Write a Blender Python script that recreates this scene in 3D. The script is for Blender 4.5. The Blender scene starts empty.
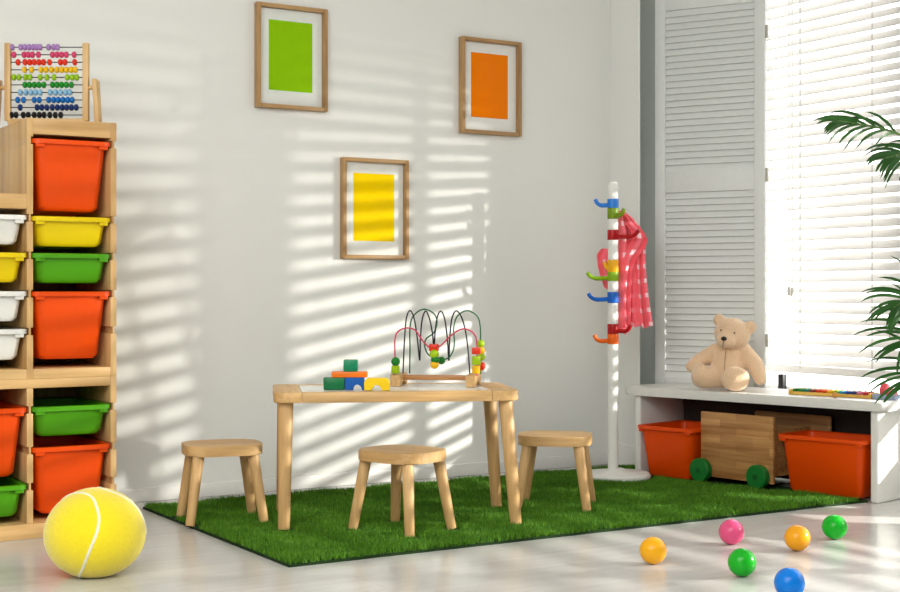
import bpy, bmesh, math, random
from math import sin, cos, pi, radians, sqrt, atan2
from mathutils import Vector, Matrix, Euler
import numpy as np

random.seed(7)
COL = bpy.context.scene.collection

# ------------------------------------------------------------------ view numbers
FPX, HZ, EYE = 1400.0, 290.0, 0.83
_n = math.hypot(2300, 1400)
CA, SA = 2300 / _n, 1400 / _n            # room axes seen from the camera (yaw 31.3 deg)
YAW = math.asin(SA)


def at(px, py, d):
    """room point seen at a photo position, d metres in front of the camera"""
    r = (px - 450) / FPX * d
    return Vector((CA * r + SA * d, -SA * r + CA * d, EYE + (HZ - py) / FPX * d))


# ------------------------------------------------------------------ materials
def srgb(r, g, b):
    f = lambda v: (v / 255 / 12.92) if v / 255 <= 0.04045 else ((v / 255 + 0.055) / 1.055) ** 2.4
    return (f(r), f(g), f(b), 1)


def new_mat(name):
    m = bpy.data.materials.new(name)
    m.use_nodes = True
    nt = m.node_tree
    return m, nt, nt.nodes['Principled BSDF']


def plain(name, rgb, rough=0.5, spec=0.3, bump=0.0, bscale=40, var=0.04, coat=0, sheen=0, trans=0):
    m, nt, p = new_mat(name)
    N, L = nt.nodes, nt.links
    tc = N.new('ShaderNodeTexCoord')
    no = N.new('ShaderNodeTexNoise')
    no.inputs['Scale'].default_value = bscale
    no.inputs['Detail'].default_value = 4
    L.new(tc.outputs['Object'], no.inputs['Vector'])
    mix = N.new('ShaderNodeMixRGB')
    c = srgb(*rgb)
    mix.inputs[1].default_value = tuple(v * (1 - var) for v in c[:3]) + (1,)
    mix.inputs[2].default_value = tuple(min(1, v * (1 + var)) for v in c[:3]) + (1,)
    L.new(no.outputs['Fac'], mix.inputs[0])
    L.new(mix.outputs[0], p.inputs['Base Color'])
    p.inputs['Roughness'].default_value = rough
    p.inputs['Specular IOR Level'].default_value = spec
    p.inputs['Coat Weight'].default_value = coat
    p.inputs['Sheen Weight'].default_value = sheen
    if trans:
        p.inputs['Subsurface Weight'].default_value = trans
        p.inputs['Subsurface Radius'].default_value = (0.02, 0.02, 0.02)
    if bump:
        b = N.new('ShaderNodeBump')
        b.inputs['Strength'].default_value = bump
        b.inputs['Distance'].default_value = 0.005
        L.new(no.outputs['Fac'], b.inputs['Height'])
        L.new(b.outputs[0], p.inputs['Normal'])
    return m


def wood(name, light, dark, axis='x', freq=22, rough=0.45, stretch=0.06, staves=0):
    m, nt, p = new_mat(name)
    N, L = nt.nodes, nt.links
    tc = N.new('ShaderNodeTexCoord')
    oi = N.new('ShaderNodeObjectInfo')
    add = N.new('ShaderNodeVectorMath'); add.operation = 'ADD'
    mul = N.new('ShaderNodeMath'); mul.operation = 'MULTIPLY'; mul.inputs[1].default_value = 13.0
    L.new(oi.outputs['Random'], mul.inputs[0])
    L.new(tc.outputs['Object'], add.inputs[0]); L.new(mul.outputs[0], add.inputs[1])
    mp = N.new('ShaderNodeMapping')
    sc = [freq] * 3
    sc['xyz'.index(axis)] = freq * stretch
    mp.inputs['Scale'].default_value = sc
    L.new(add.outputs[0], mp.inputs['Vector'])
    n1 = N.new('ShaderNodeTexNoise'); n1.inputs['Scale'].default_value = 1.0
    n1.inputs['Detail'].default_value = 5; n1.inputs['Distortion'].default_value = 0.6
    n2 = N.new('ShaderNodeTexNoise'); n2.inputs['Scale'].default_value = 3.6; n2.inputs['Detail'].default_value = 3
    L.new(mp.outputs[0], n1.inputs['Vector']); L.new(mp.outputs[0], n2.inputs['Vector'])
    mx = N.new('ShaderNodeMixRGB'); mx.inputs[0].default_value = 0.4
    L.new(n1.outputs['Fac'], mx.inputs[1]); L.new(n2.outputs['Fac'], mx.inputs[2])
    cr = N.new('ShaderNodeValToRGB')
    cr.color_ramp.elements[0].position = 0.36; cr.color_ramp.elements[0].color = srgb(*dark)
    cr.color_ramp.elements[1].position = 0.60; cr.color_ramp.elements[1].color = srgb(*light)
    L.new(mx.outputs[0], cr.inputs[0])
    out = cr.outputs[0]
    if staves:
        bk = N.new('ShaderNodeTexBrick')
        bk.inputs['Color1'].default_value = (1, 1, 1, 1); bk.inputs['Color2'].default_value = (.62, .55, .5, 1)
        bk.inputs['Mortar'].default_value = (.55, .45, .38, 1)
        bk.inputs['Scale'].default_value = 1; bk.inputs['Mortar Size'].default_value = 0.0006
        bk.inputs['Brick Width'].default_value = 0.17; bk.inputs['Row Height'].default_value = staves
        mp2 = N.new('ShaderNodeMapping'); mp2.inputs['Rotation'].default_value = (radians(90), 0, 0)
        L.new(tc.outputs['Object'], mp2.inputs['Vector']); L.new(mp2.outputs[0], bk.inputs['Vector'])
        mm = N.new('ShaderNodeMixRGB'); mm.blend_type = 'MULTIPLY'; mm.inputs[0].default_value = 0.8
        L.new(out, mm.inputs[1]); L.new(bk.outputs['Color'], mm.inputs[2]); out = mm.outputs[0]
    L.new(out, p.inputs['Base Color'])
    p.inputs['Roughness'].default_value = rough
    b = N.new('ShaderNodeBump'); b.inputs['Strength'].default_value = 0.08; b.inputs['Distance'].default_value = 0.002
    L.new(mx.outputs[0], b.inputs['Height']); L.new(b.outputs[0], p.inputs['Normal'])
    return m


BL, BD = (220, 180, 122), (194, 151, 95)
WX, WY, WZ = (wood('beech_' + a, BL, BD, a) for a in 'xyz')
PX, PY, PZ = (wood('pine_' + a, (220, 182, 124), (190, 148, 92), a, 16) for a in 'xyz')
FX, FZ = (wood('oak_' + a, (186, 148, 98), (152, 114, 70), a, 26) for a in 'xz')
CARTW = wood('stave_wood', (214, 164, 102), (170, 116, 62), 'x', 22, staves=0.034)
WHITEP = plain('white_paint', (232, 232, 228), 0.4)
BENCHW = plain('bench_white', (226, 225, 220), 0.35)
SHUTW = plain('shutter_white', (226, 229, 227), 0.5)
ORANGE = plain('orange_plastic', (232, 76, 0), 0.4)
YELLOWP = plain('yellow_plastic', (232, 204, 8), 0.38)
GREENP = plain('green_plastic', (78, 158, 16), 0.38)
WHITEPL = plain('white_plastic', (232, 232, 226), 0.38)
BLACK = plain('black_plastic', (22, 22, 22), 0.4)
DARK = plain('dark_metal', (40, 38, 36), 0.5)


# ------------------------------------------------------------------ mesh builder
class MB:
    def __init__(s):
        s.bm = bmesh.new()

    def _xf(s, vs, M):
        bmesh.ops.transform(s.bm, matrix=M, verts=vs)

    def box(s, c, d, rot=(0, 0, 0), bev=0.0, seg=2):
        r = bmesh.ops.create_cube(s.bm, size=1)
        vs = r['verts']
        s._xf(vs, Matrix.Translation(c) @ Euler(rot).to_matrix().to_4x4() @ Matrix.Diagonal((*d, 1)))
        if bev:
            es = {e for v in vs for e in v.link_edges}
            bmesh.ops.bevel(s.bm, geom=list(es), offset=bev, segments=seg, affect='EDGES', profile=0.5)
        return s

    def b2(s, a, b, bev=0.0, seg=2):
        a, b = Vector(a), Vector(b)
        return s.box((a + b) / 2, b - a, bev=bev, seg=seg)

    def cone(s, p0, p1, r0, r1=None, n=20, bev=0):
        r1 = r0 if r1 is None else r1
        p0, p1 = Vector(p0), Vector(p1)
        d = p1 - p0
        q = Vector((0, 0, 1)).rotation_difference(d).to_matrix().to_4x4()
        r = bmesh.ops.create_cone(s.bm, cap_ends=True, segments=n, radius1=r0, radius2=r1, depth=d.length)
        s._xf(r['verts'], Matrix.Translation((p0 + p1) / 2) @ q)
        if bev:
            es = {e for v in r['verts'] for e in v.link_edges if len(e.link_faces) == 2 and any(len(f.verts) > 4 for f in e.link_faces)}
            bmesh.ops.bevel(s.bm, geom=list(es), offset=bev, segments=3, affect='EDGES', profile=0.5)
        return s

    def ball(s, c, r, n=24, rot=(0, 0, 0)):
        r = (r, r, r) if not hasattr(r, '__len__') else r
        o = bmesh.ops.create_uvsphere(s.bm, u_segments=n, v_segments=n * 2 // 3, radius=1)
        s._xf(o['verts'], Matrix.Translation(c) @ Euler(rot).to_matrix().to_4x4() @ Matrix.Diagonal((*r, 1)))
        return s

    def lathe(s, prof, c=(0, 0, 0), n=40):
        rings = []
        for r, z in prof:
            if r < 1e-6:
                rings.append([s.bm.verts.new((c[0], c[1], c[2] + z))])
            else:
                rings.append([s.bm.verts.new((c[0] + r * cos(2 * pi * i / n), c[1] + r * sin(2 * pi * i / n), c[2] + z)) for i in range(n)])
        for a, b in zip(rings, rings[1:]):
            for i in range(n):
                j = (i + 1) % n
                f = [a[i % len(a)], a[j % len(a)], b[j % len(b)], b[i % len(b)]]
                f = list(dict.fromkeys(f))
                if len(f) >= 3:
                    s.bm.faces.new(f)
        return s

    def tube(s, pts, r, n=10):
        pts = [Vector(p) for p in pts]
        rad = r if hasattr(r, '__len__') else [r] * len(pts)
        up = Vector((0, 0, 1)); prev = None; rings = []
        for i, p in enumerate(pts):
            t = (pts[min(i + 1, len(pts) - 1)] - pts[max(i - 1, 0)]).normalized()
            if prev is None:
                a = t.cross(up)
                if a.length < 1e-3: a = t.cross(Vector((1, 0, 0)))
            else:
                a = prev - t * prev.dot(t)
            a.normalize(); prev = a; b = t.cross(a)
            rings.append([s.bm.verts.new(p + (a * cos(2 * pi * k / n) + b * sin(2 * pi * k / n)) * rad[i]) for k in range(n)])
        for A, B in zip(rings, rings[1:]):
            for k in range(n):
                s.bm.faces.new((A[k], A[(k + 1) % n], B[(k + 1) % n], B[k]))
        s.bm.faces.new(rings[0][::-1]); s.bm.faces.new(rings[-1])
        return s

    def prism(s, poly, z0, z1, bev=0.0, seg=3, M=None):
        """polygon in xy extruded along z"""
        A = [s.bm.verts.new((x, y, z0)) for x, y in poly]
        B = [s.bm.verts.new((x, y, z1)) for x, y in poly]
        n = len(poly)
        s.bm.faces.new(A[::-1]); s.bm.faces.new(B)
        cap = []
        for i in range(n):
            s.bm.faces.new((A[i], A[(i + 1) % n], B[(i + 1) % n], B[i]))
        if bev:
            es = set()
            for V in (A, B):
                for i in range(n):
                    e = s.bm.edges.get((V[i], V[(i + 1) % n]))
                    if e: es.add(e)
            r = bmesh.ops.bevel(s.bm, geom=list(es), offset=bev, segments=seg, affect='EDGES', profile=0.5)
        if M is not None:
            s._xf(list({v for v in s.bm.verts}), M)
        return s

    def mesh(s, name):
        bmesh.ops.recalc_face_normals(s.bm, faces=s.bm.faces[:])
        me = bpy.data.meshes.new(name)
        s.bm.to_mesh(me); s.bm.free()
        return me

    def build(s, name, mat, parent=None, loc=(0, 0, 0), rot=(0, 0, 0), ang=40):
        me = s.mesh(name)
        return link(name, me, mat, parent, loc, rot, ang)


def link(name, me, mat, parent=None, loc=(0, 0, 0), rot=(0, 0, 0), ang=40):
    for p in me.polygons: p.use_smooth = True
    if ang < 180: me.set_sharp_from_angle(angle=radians(ang))
    if mat: me.materials.append(mat)
    o = bpy.data.objects.new(name, me)
    COL.objects.link(o)
    o.location = loc; o.rotation_euler = rot
    if parent: o.parent = parent
    return o


def tag(o, label, cat=None, group=None):
    o['label'] = label
    if cat: o['category'] = cat
    if group: o['group'] = group
    return o


def thing(name, label, cat, loc=(0, 0, 0), rz=0.0, group=None):
    o = bpy.data.objects.new(name, None)
    o.empty_display_size = 0.1
    COL.objects.link(o)
    o.location = loc; o.rotation_euler = (0, 0, rz)
    return tag(o, label, cat, group)


def struct(o):
    o['kind'] = 'structure'
    return o


def copy_tree(o, parent=None):
    c = o.copy(); COL.objects.link(c)
    if parent: c.parent = parent
    for ch in list(o.children): copy_tree(ch, c)
    return c


def rrect(hx, hy, r, n=6):
    out = []
    for cx, cy, a0 in ((hx - r, hy - r, 0), (-hx + r, hy - r, 90), (-hx + r, -hy + r, 180), (hx - r, -hy + r, 270)):
        for k in range(n + 1):
            a = radians(a0 + 90 * k / n)
            out.append((cx + r * cos(a), cy + r * sin(a)))
    return out


def superell(hx, hy, e=3.2, n=48):
    out = []
    for k in range(n):
        a = 2 * pi * k / n
        ca, sa = cos(a), sin(a)
        out.append((hx * abs(ca) ** (2 / e) * (1 if ca >= 0 else -1), hy * abs(sa) ** (2 / e) * (1 if sa >= 0 else -1)))
    return out


# ================================================================== SETTING
XW, YW, ZC = 4.76, 5.32, 2.75      # right wall, back wall, ceiling
X0, Y0 = -2.4, -2.2


def wall_mat(name, rgb):
    m, nt, p = new_mat(name)
    N, L = nt.nodes, nt.links
    tc = N.new('ShaderNodeTexCoord')
    n = N.new('ShaderNodeTexNoise'); n.inputs['Scale'].default_value = 1.3; n.inputs['Detail'].default_value = 3
    n2 = N.new('ShaderNodeTexNoise'); n2.inputs['Scale'].default_value = 160; n2.inputs['Detail'].default_value = 3
    L.new(tc.outputs['Object'], n.inputs['Vector']); L.new(tc.outputs['Object'], n2.inputs['Vector'])
    mx = N.new('ShaderNodeMixRGB'); c = srgb(*rgb)
    mx.inputs[1].default_value = tuple(v * .97 for v in c[:3]) + (1,); mx.inputs[2].default_value = c
    L.new(n.outputs['Fac'], mx.inputs[0]); L.new(mx.outputs[0], p.inputs['Base Color'])
    b = N.new('ShaderNodeBump'); b.inputs['Strength'].default_value = .05; b.inputs['Distance'].default_value = .001
    L.new(n2.outputs['Fac'], b.inputs['Height']); L.new(b.outputs[0], p.inputs['Normal'])
    p.inputs['Roughness'].default_value = .75
    return m


WALL = wall_mat('wall_paint', (234, 235, 231))
PIER = wall_mat('pier_paint', (238, 239, 236))


def floor_mat():
    m, nt, p = new_mat('pale_plank_floor')
    N, L = nt.nodes, nt.links
    tc = N.new('ShaderNodeTexCoord')
    bk = N.new('ShaderNodeTexBrick')
    bk.inputs['Color1'].default_value = srgb(205, 204, 201); bk.inputs['Color2'].default_value = srgb(198, 197, 194)
    bk.inputs['Mortar'].default_value = srgb(192, 190, 187)
    bk.inputs['Scale'].default_value = 1; bk.inputs['Mortar Size'].default_value = .0018
    bk.inputs['Brick Width'].default_value = 1.25; bk.inputs['Row Height'].default_value = .19
    L.new(tc.outputs['Object'], bk.inputs['Vector'])
    mp = N.new('ShaderNodeMapping'); mp.inputs['Scale'].default_value = (1.2, 14, 1)
    L.new(tc.outputs['Object'], mp.inputs['Vector'])
    n = N.new('ShaderNodeTexNoise'); n.inputs['Scale'].default_value = 2; n.inputs['Detail'].default_value = 5
    L.new(mp.outputs[0], n.inputs['Vector'])
    cr = N.new('ShaderNodeValToRGB')
    cr.color_ramp.elements[0].position = .35; cr.color_ramp.elements[0].color = (.94, .94, .935, 1)
    cr.color_ramp.elements[1].position = .65; cr.color_ramp.elements[1].color = (1, 1, 1, 1)
    L.new(n.outputs['Fac'], cr.inputs[0])
    mm = N.new('ShaderNodeMixRGB'); mm.blend_type = 'MULTIPLY'; mm.inputs[0].default_value = 1
    L.new(bk.outputs['Color'], mm.inputs[1]); L.new(cr.outputs[0], mm.inputs[2])
    L.new(mm.outputs[0], p.inputs['Base Color'])
    p.inputs['Roughness'].default_value = .22
    return m


struct(MB().b2((X0 - .2, Y0 - .2, -.1), (XW + .25, YW + .2, 0)).build('floor', floor_mat()))
struct(MB().b2((X0 - .2, Y0 - .2, ZC), (XW + .25, YW + .2, ZC + .1)).build('ceiling', WALL))
struct(MB().b2((X0 - .2, YW, 0), (XW + .25, YW + .2, ZC)).build('wall_back', WALL))
struct(MB().b2((X0 - .2, Y0, 0), (X0, YW, ZC)).build('wall_left', WALL))
struct(MB().b2((X0 - .2, Y0 - .2, 0), (XW + .25, Y0, ZC)).build('wall_front', WALL))
WY0, WY1, WZ0, WZ1 = 1.2, 5.06, .32, 2.5
PA, PB = 3.680, 4.10               # wall between the two windows
w = MB()
w.b2((XW, Y0, 0), (XW + .16, YW, WZ0)); w.b2((XW, Y0, WZ1), (XW + .16, YW, ZC))
for y0, y1 in ((Y0, WY0), (PA, PB), (WY1, YW)):
    w.b2((XW, y0, WZ0), (XW + .16, y1, WZ1))
struct(w.build('wall_right', WALL))
# thin projecting wall end in the corner, recess shade painted on a slab behind it
struct(MB().b2((4.135, 5.105, 0), (4.143, YW - .0005, ZC)).build('wall_pier', PIER))
struct(MB().b2((4.1435, YW - .02, 0), (4.62, YW - .0005, ZC)).build('shade_slab_1', plain('recess_shade', (188, 193, 188), .7)))  # grey slab puts the shade between pier and shutter into its colour
struct(MB().b2((X0, YW - .014, 0), (4.122, YW, .055), bev=.004).build('baseboard_back', WHITEP))
struct(MB().b2((4.122, 5.092, 0), (4.135, YW, .10)).b2((4.135, 5.092, 0), (4.143, 5.105, .10)).build('baseboard_pier', PIER))


def glass_mat():
    m = bpy.data.materials.new('clear_glass'); m.use_nodes = True
    nt = m.node_tree; N, L = nt.nodes, nt.links
    N.remove(N['Principled BSDF'])
    t = N.new('ShaderNodeBsdfTransparent'); g = N.new('ShaderNodeBsdfGlossy'); g.inputs['Roughness'].default_value = .02
    t.inputs[0].default_value = (.97, .98, .98, 1)
    fr = N.new('ShaderNodeFresnel'); fr.inputs[0].default_value = 1.12
    mx = N.new('ShaderNodeMixShader')
    L.new(fr.outputs[0], mx.inputs[0]); L.new(t.outputs[0], mx.inputs[1]); L.new(g.outputs[0], mx.inputs[2])
    L.new(mx.outputs[0], N['Material Output'].inputs[0])
    return m


GLASS = glass_mat()


def window(n, y0, y1, bars):
    ym = (y0 + y1) / 2
    win = bpy.data.objects.new('window_%d' % n, None); COL.objects.link(win); win.location = (XW, ym, WZ0); struct(win)

    def wl(x, y, z): return (x - XW, y - ym, z - WZ0)
    f = MB()
    f.b2(wl(4.80, y0, WZ0), wl(4.86, y1, WZ0 + .055)).b2(wl(4.80, y0, WZ1 - .07), wl(4.86, y1, WZ1))
    for a, b in ((y0, y0 + .012), (y1 - .012, y1)):
        f.b2(wl(4.80, a, WZ0 + .055), wl(4.86, b, WZ1 - .07))
    f.build('window_frame', WHITEP, win)
    for a, b, xa, xb in bars:
        MB().b2(wl(xa, a, WZ0 + .0555), wl(xb, b, WZ1 - .0705)).build('glazing_bar', WHITEP, win)
    MB().b2(wl(4.70, y0, WZ0 - .03), wl(4.80, y1, WZ0 - .001), bev=.004).build('window_sill', WHITEP, win)
    g = MB()
    v = [g.bm.verts.new(wl(4.845, y, z)) for y, z in ((y0, WZ0), (y1, WZ0), (y1, WZ1), (y0, WZ1))]
    g.bm.faces.new(v)
    g.build('window_glass', GLASS, win)
    if n == 1:
        tag(MB().b2(wl(4.775, 4.825, WZ0 + .001), wl(4.80, 4.858, .432), bev=.002).build('dark_gap_block', BLACK, win), 'black block standing in for the dark gap at the frame foot')  # small black block drawn for the dark gap beside the shutter


window(1, PB, WY1, ())
window(2, WY0, PA, ((3.338, 3.370, 4.815, 4.838), (2.850, 3.008, 4.81, 4.84), (2.02, 2.06, 4.81, 4.84)))

# ================================================================== GRASS RUG
RX0, RX1, RY0, RY1 = 1.765, 4.24, 3.825, 5.14
rug = thing('grass_rug', 'bright green artificial grass rug spread under the small wooden table', 'rug', (RX0, RY0, 0))
MB().b2((0, 0, 0), (RX1 - RX0, RY1 - RY0, .008)).build('rug_backing', plain('rug_backing', (20, 48, 10), .9), rug)


def grass_mat():
    m, nt, p = new_mat('grass_blades')
    N, L = nt.nodes, nt.links
    tc = N.new('ShaderNodeTexCoord')
    n = N.new('ShaderNodeTexNoise'); n.inputs['Scale'].default_value = 9; n.inputs['Detail'].default_value = 6
    L.new(tc.outputs['Object'], n.inputs['Vector'])
    a = N.new('ShaderNodeAttribute'); a.attribute_name = 'tone'
    ad = N.new('ShaderNodeMath'); ad.operation = 'MULTIPLY_ADD'; ad.inputs[1].default_value = .55
    L.new(a.outputs['Fac'], ad.inputs[0]); 
    sb = N.new('ShaderNodeMath'); sb.operation = 'MULTIPLY'; sb.inputs[1].default_value = .5
    L.new(n.outputs['Fac'], sb.inputs[0]); L.new(sb.outputs[0], ad.inputs[2])
    cr = N.new('ShaderNodeValToRGB')
    cr.color_ramp.elements[0].position = .15; cr.color_ramp.elements[0].color = srgb(34, 84, 8)
    cr.color_ramp.elements[1].position = .85; cr.color_ramp.elements[1].color = srgb(104, 158, 36)
    L.new(ad.outputs[0], cr.inputs[0])
    L.new(cr.outputs[0], p.inputs['Base Color'])
    p.inputs['Roughness'].default_value = .6
    p.inputs['Specular IOR Level'].default_value = .25
    return m


GZ = .0085

# ================================================================== STORAGE UNITS
ZL = .533       # height of the lower unit
FY, BY = 4.715, 5.13
XA, XB, XC_ = .915, 1.2205, 1.526     # left panel, divider, right panel (outer faces)
PT = .021


def grooved_panel(x0, z0, z1, grooves, solid_from=None, solid_side=-1):
    """upright side board with shelf grooves where the bin rims slide in"""
    m = MB()
    m.b2((x0 + GD, FY + .001, z0), (x0 + PT - GD, BY, z1))
    zs = [z0]
    for g_ in sorted(grooves):
        if z0 + .02 < g_ < z1 - .01: zs += [g_ - .0185, g_ + .006]
    zs.append(z1)
    for a, b in zip(zs[::2], zs[1::2]):
        m.b2((x0, FY, a), (x0 + PT, BY, b), bev=.002)
    if solid_from:
        m.b2((x0 + .0005, FY + .0015, solid_from), (x0 + GD + .001, BY - .001, z1 - .001))
    return m


GD = .0075
GR = [1.336, 1.077, .952, .8235, .698]
GRL = [.436, .300, .180]


def rel(mb, ox, oy, oz):
    bmesh.ops.translate(mb.bm, vec=(-ox, -oy, -oz), verts=mb.bm.verts[:])
    return mb


def unit(name, label, z0, panels, boards, shade_backs):
    t = thing(name, label, 'storage unit', (1.22, FY, z0))
    for (x0, a, b, zg, *sf) in panels:
        rel(grooved_panel(x0, a, b, zg, *sf), 1.22, FY, z0).build('side_panel', PZ, t)
    for (nm, x0, x1, y0, y1, a, b) in boards:
        rel(MB().b2((x0, y0, a), (x1, y1, b), bev=.002), 1.22, FY, z0).build(nm, PX, t)
    zt = max(b[6] for b in boards)
    for xa, xb, za, zb in shade_backs:
        rel(MB().b2((xa, BY + .0005, za), (xb, BY + .006, zb)), 1.22, FY, z0).build('back_panel', SHADE_BACK, t)  # added back, such frames are open; keeps the bays dark
    return t


SHADE_BACK = wood('back_board', (150, 112, 70), (120, 86, 50), 'z', 16)  # darker pine, interior shade put into the colour
up = unit('storage_unit', 'stepped pine storage unit stacked on the lower unit, abacus on its top', ZL,
          [(XC_ - PT, ZL, 1.405, GR), (XB, ZL, 1.405, GR, 1.15), (XA, ZL, 1.15, GR)],
          [('bottom_board', XA + PT, XB, FY, BY, ZL, ZL + .033), ('bottom_board', XB + PT, XC_ - PT, FY, BY, ZL, ZL + .033),
           ('top_board', XB + PT, XC_ - PT, FY, BY, 1.352, 1.405), ('step_board', XA + PT, XB, FY, BY, 1.10, 1.15)], [(XA, XB, ZL, 1.15), (XB + .0005, XC_, ZL, 1.405)])
lo = unit('storage_unit', 'low pine storage unit on the floor, yellow ball cushion in front', 0,
          [(XC_ - PT, 0, ZL, GRL), (XB, 0.05, ZL - .031, GRL), (XA, 0, ZL, GRL)],
          [('top_board', XA + PT, XC_ - PT, FY, BY, ZL - .031, ZL), ('base_rail', XA + PT, XC_ - PT, FY, FY + .02, 0.0, .05),
           ('bottom_board', XA + PT, XC_ - PT, FY + .02, BY, .03, .05)], [(XA, XC_, 0, ZL)])


def make_bin(W, D, Hh, mat, lbl, group, loc, rz=0.0):
    """plastic tub: tapered body, with a flanged rim. origin at rim front centre bottom"""
    t = thing('storage_bin', lbl, 'storage bin', loc, rz, group)
    m = MB(); bm = m.bm
    tp = .022 if Hh > .15 else .013
    ov = .014
    th = .004

    def ring(hx, y0, y1, z, r):
        return [bm.verts.new((x, (y0 + y1) / 2 + y, z)) for x, y in rrect(hx, (y1 - y0) / 2, r, 4)]
    hx = W / 2 - ov
    R = [ring(hx - tp - .012, ov + tp + .012, D - ov - tp - .012, 0, .02),
         ring(hx - tp, ov + tp, D - ov - tp, .012, .028),
         ring(hx, ov, D - ov, Hh - .004, .03),
         ring(hx - th, ov + th, D - ov - th, Hh - .004, .028),
         ring(hx - tp - th, ov + tp + th, D - ov - tp - th, .014, .026)]
    for A, B in zip(R, R[1:]):
        n = len(A)
        for i in range(n):
            bm.faces.new((A[i], A[(i + 1) % n], B[(i + 1) % n], B[i]))
    bm.faces.new(R[0][::-1]); bm.faces.new(R[-1])
    m.build('tub', mat, t)
    m = MB(); bm = m.bm
    n = None
    Q = [(0, Hh - .014), (0, Hh), (.004, Hh + .002), (ov - .004, Hh + .002), (ov + .002, Hh - .002), (ov - .001, Hh - .009), (.003, Hh - .009)]
    rings = []
    for off, z in Q:
        rings.append([bm.verts.new((x, D / 2 + y, z)) for x, y in rrect(W / 2 - off, D / 2 - off, max(.03 - off, .014), 4)])
    rings.append(rings[0])
    for A, B in zip(rings, rings[1:]):
        n = len(A)
        for i in range(n):
            bm.faces.new((A[i], A[(i + 1) % n], B[(i + 1) % n], B[i]))
    # stepped lip under the rim at each end of the front
    m.b2((-W / 2 + ov, ov * .35, Hh - .026), (-W / 2 + ov + .03, ov + .001, Hh - .008), bev=.003)
    m.b2((W / 2 - ov - .03, ov * .35, Hh - .026), (W / 2 - ov, ov + .001, Hh - .008), bev=.003)
    m.build('rim', mat, t)
    return t


BDp = .40
xr, xl = (XB + PT + XC_ - PT) / 2, (XA + PT + XB) / 2
BWr = XC_ - PT - XB - PT + .011
BWl = XB - XA - PT + .011
GB = 'plastic bins in the storage units'
for x, wv, zb, zt, mt, lb in (
        (xr, BWr, 1.098, 1.336, ORANGE, 'tall orange plastic bin, topmost of its column just below the abacus'),
        (xr, BWr, .978, 1.076, YELLOWP, 'shallow yellow plastic bin in the right column, above the green one'),
        (xr, BWr, .854, .952, GREENP, 'shallow green plastic bin in the upper unit, between yellow and orange'),
        (xr, BWr, .596, .823, ORANGE, 'tall orange plastic bin at the bottom of the upper unit, under a green one'),
        (xr, BWr, .337, .436, GREENP, 'shallow green plastic bin at the top of the low unit, above an orange one'),
        (xr, BWr, .074, .300, ORANGE, 'tall orange plastic bin in the low unit, right behind the yellow ball cushion'),
        (xl, BWl, .982, 1.078, WHITEPL, 'white plastic bin at the photo edge, topmost under the step'),
        (xl, BWl, .856, .952, YELLOWP, 'yellow plastic bin cut by the left photo edge, between white bins'),
        (xl, BWl, .726, .824, WHITEPL, 'white plastic bin at the left edge, directly below the yellow bin'),
        (xl, BWl, .598, .698, WHITEPL, 'white plastic bin at the left edge, lowest in the upper unit'),
        (xl, BWl, .208, .436, ORANGE, 'tall orange plastic bin cut by the left edge, in the low unit'),
        (xl, BWl, .076, .180, GREENP, 'green plastic bin at the left edge, lowest of all')):
    make_bin(wv, BDp, zt - zb, mt, lb, GB, (x, FY - .004, zb))

# ================================================================== ABACUS
ab = thing('abacus', 'wooden abacus with ten rows of coloured beads on top of the tall storage unit', 'abacus',
           tuple(at(47, 120, 4.87).xy) + (1.4055,), -YAW)
S = 4.87 / FPX
for sx in (-1, 1):
    MB().b2((sx * 39 * S - .0105, -.011, .012), (sx * 39 * S + .0105, .011, .283), bev=.003).build('post', PZ, ab)
    # splayed foot frame at each side
    MB().box((sx * (50 * S), .0, .078), (.017, .05, .158), rot=(0, radians(-3.5) * sx, 0), bev=.004).build('foot', PZ, ab)
    MB().cone((sx * 39 * S, 0, .128), (sx * 52 * S, 0, .128), .0075, n=12).build('peg', PX, ab)
MB().b2((-39 * S, -.010, .0), (39 * S, .010, .020), bev=.003).build('bottom_bar', PX, ab)
rows = [((168, 130, 190), (70, 120, 145, 170, 195, 215, 235, 285, 315, 338, 360, 376)[:12]),
        ((214, 66, 112), (80, 140, 165, 190, 225, 308, 335, 362, 390, 436)),
        ((226, 52, 30), (104, 145, 173, 200, 228, 255, 291, 355, 382, 440)),
        ((238, 190, 20), (142, 185, 240, 270, 302, 333, 362, 390, 418, 443)),
        ((150, 196, 30), (80, 110, 148, 175, 236, 275, 318, 395, 425, 452)),
        ((26, 142, 40), (145, 172, 200, 228, 257, 308, 335, 362, 390, 420)),
        ((140, 190, 222), (118, 150, 180, 208, 236, 295, 325, 355, 385, 412)),
        ((20, 110, 190), (102, 137, 200, 230, 285, 315, 342, 370, 398, 425)),
        ((18, 48, 110), (117, 217, 245, 275, 307, 337, 365, 392, 420, 449)),
        ((20, 20, 22), (65, 92, 135, 165, 200, 230, 258, 292, 325, 357))]
for r, (rgb, xs) in enumerate(rows):
    z = .269 - r * .0262
    rod = MB().cone((-39 * S, 0, 0), (39 * S, 0, 0), .0018, n=8).build('rod', DARK, ab, (0, 0, z))
    mt = plain('bead_%d' % r, rgb, .3)
    b0 = None
    for xz in xs[:10]:
        x = (xz / 5.92 - 46.5) * S
        if b0 is None:
            m = MB(); m.lathe([(.0022, -.0075), (.008, -.0068), (.0115, -.003), (.0115, .003), (.008, .0068), (.0022, .0075)], n=16)
            bmesh.ops.rotate(m.bm, verts=m.bm.verts[:], matrix=Matrix.Rotation(pi / 2, 3, 'Y'))
            b0 = m.build('bead', mt, rod, (x, 0, 0)); b = b0
        else:
            b = b0.copy(); COL.objects.link(b); b.location = (x, 0, 0)

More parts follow.
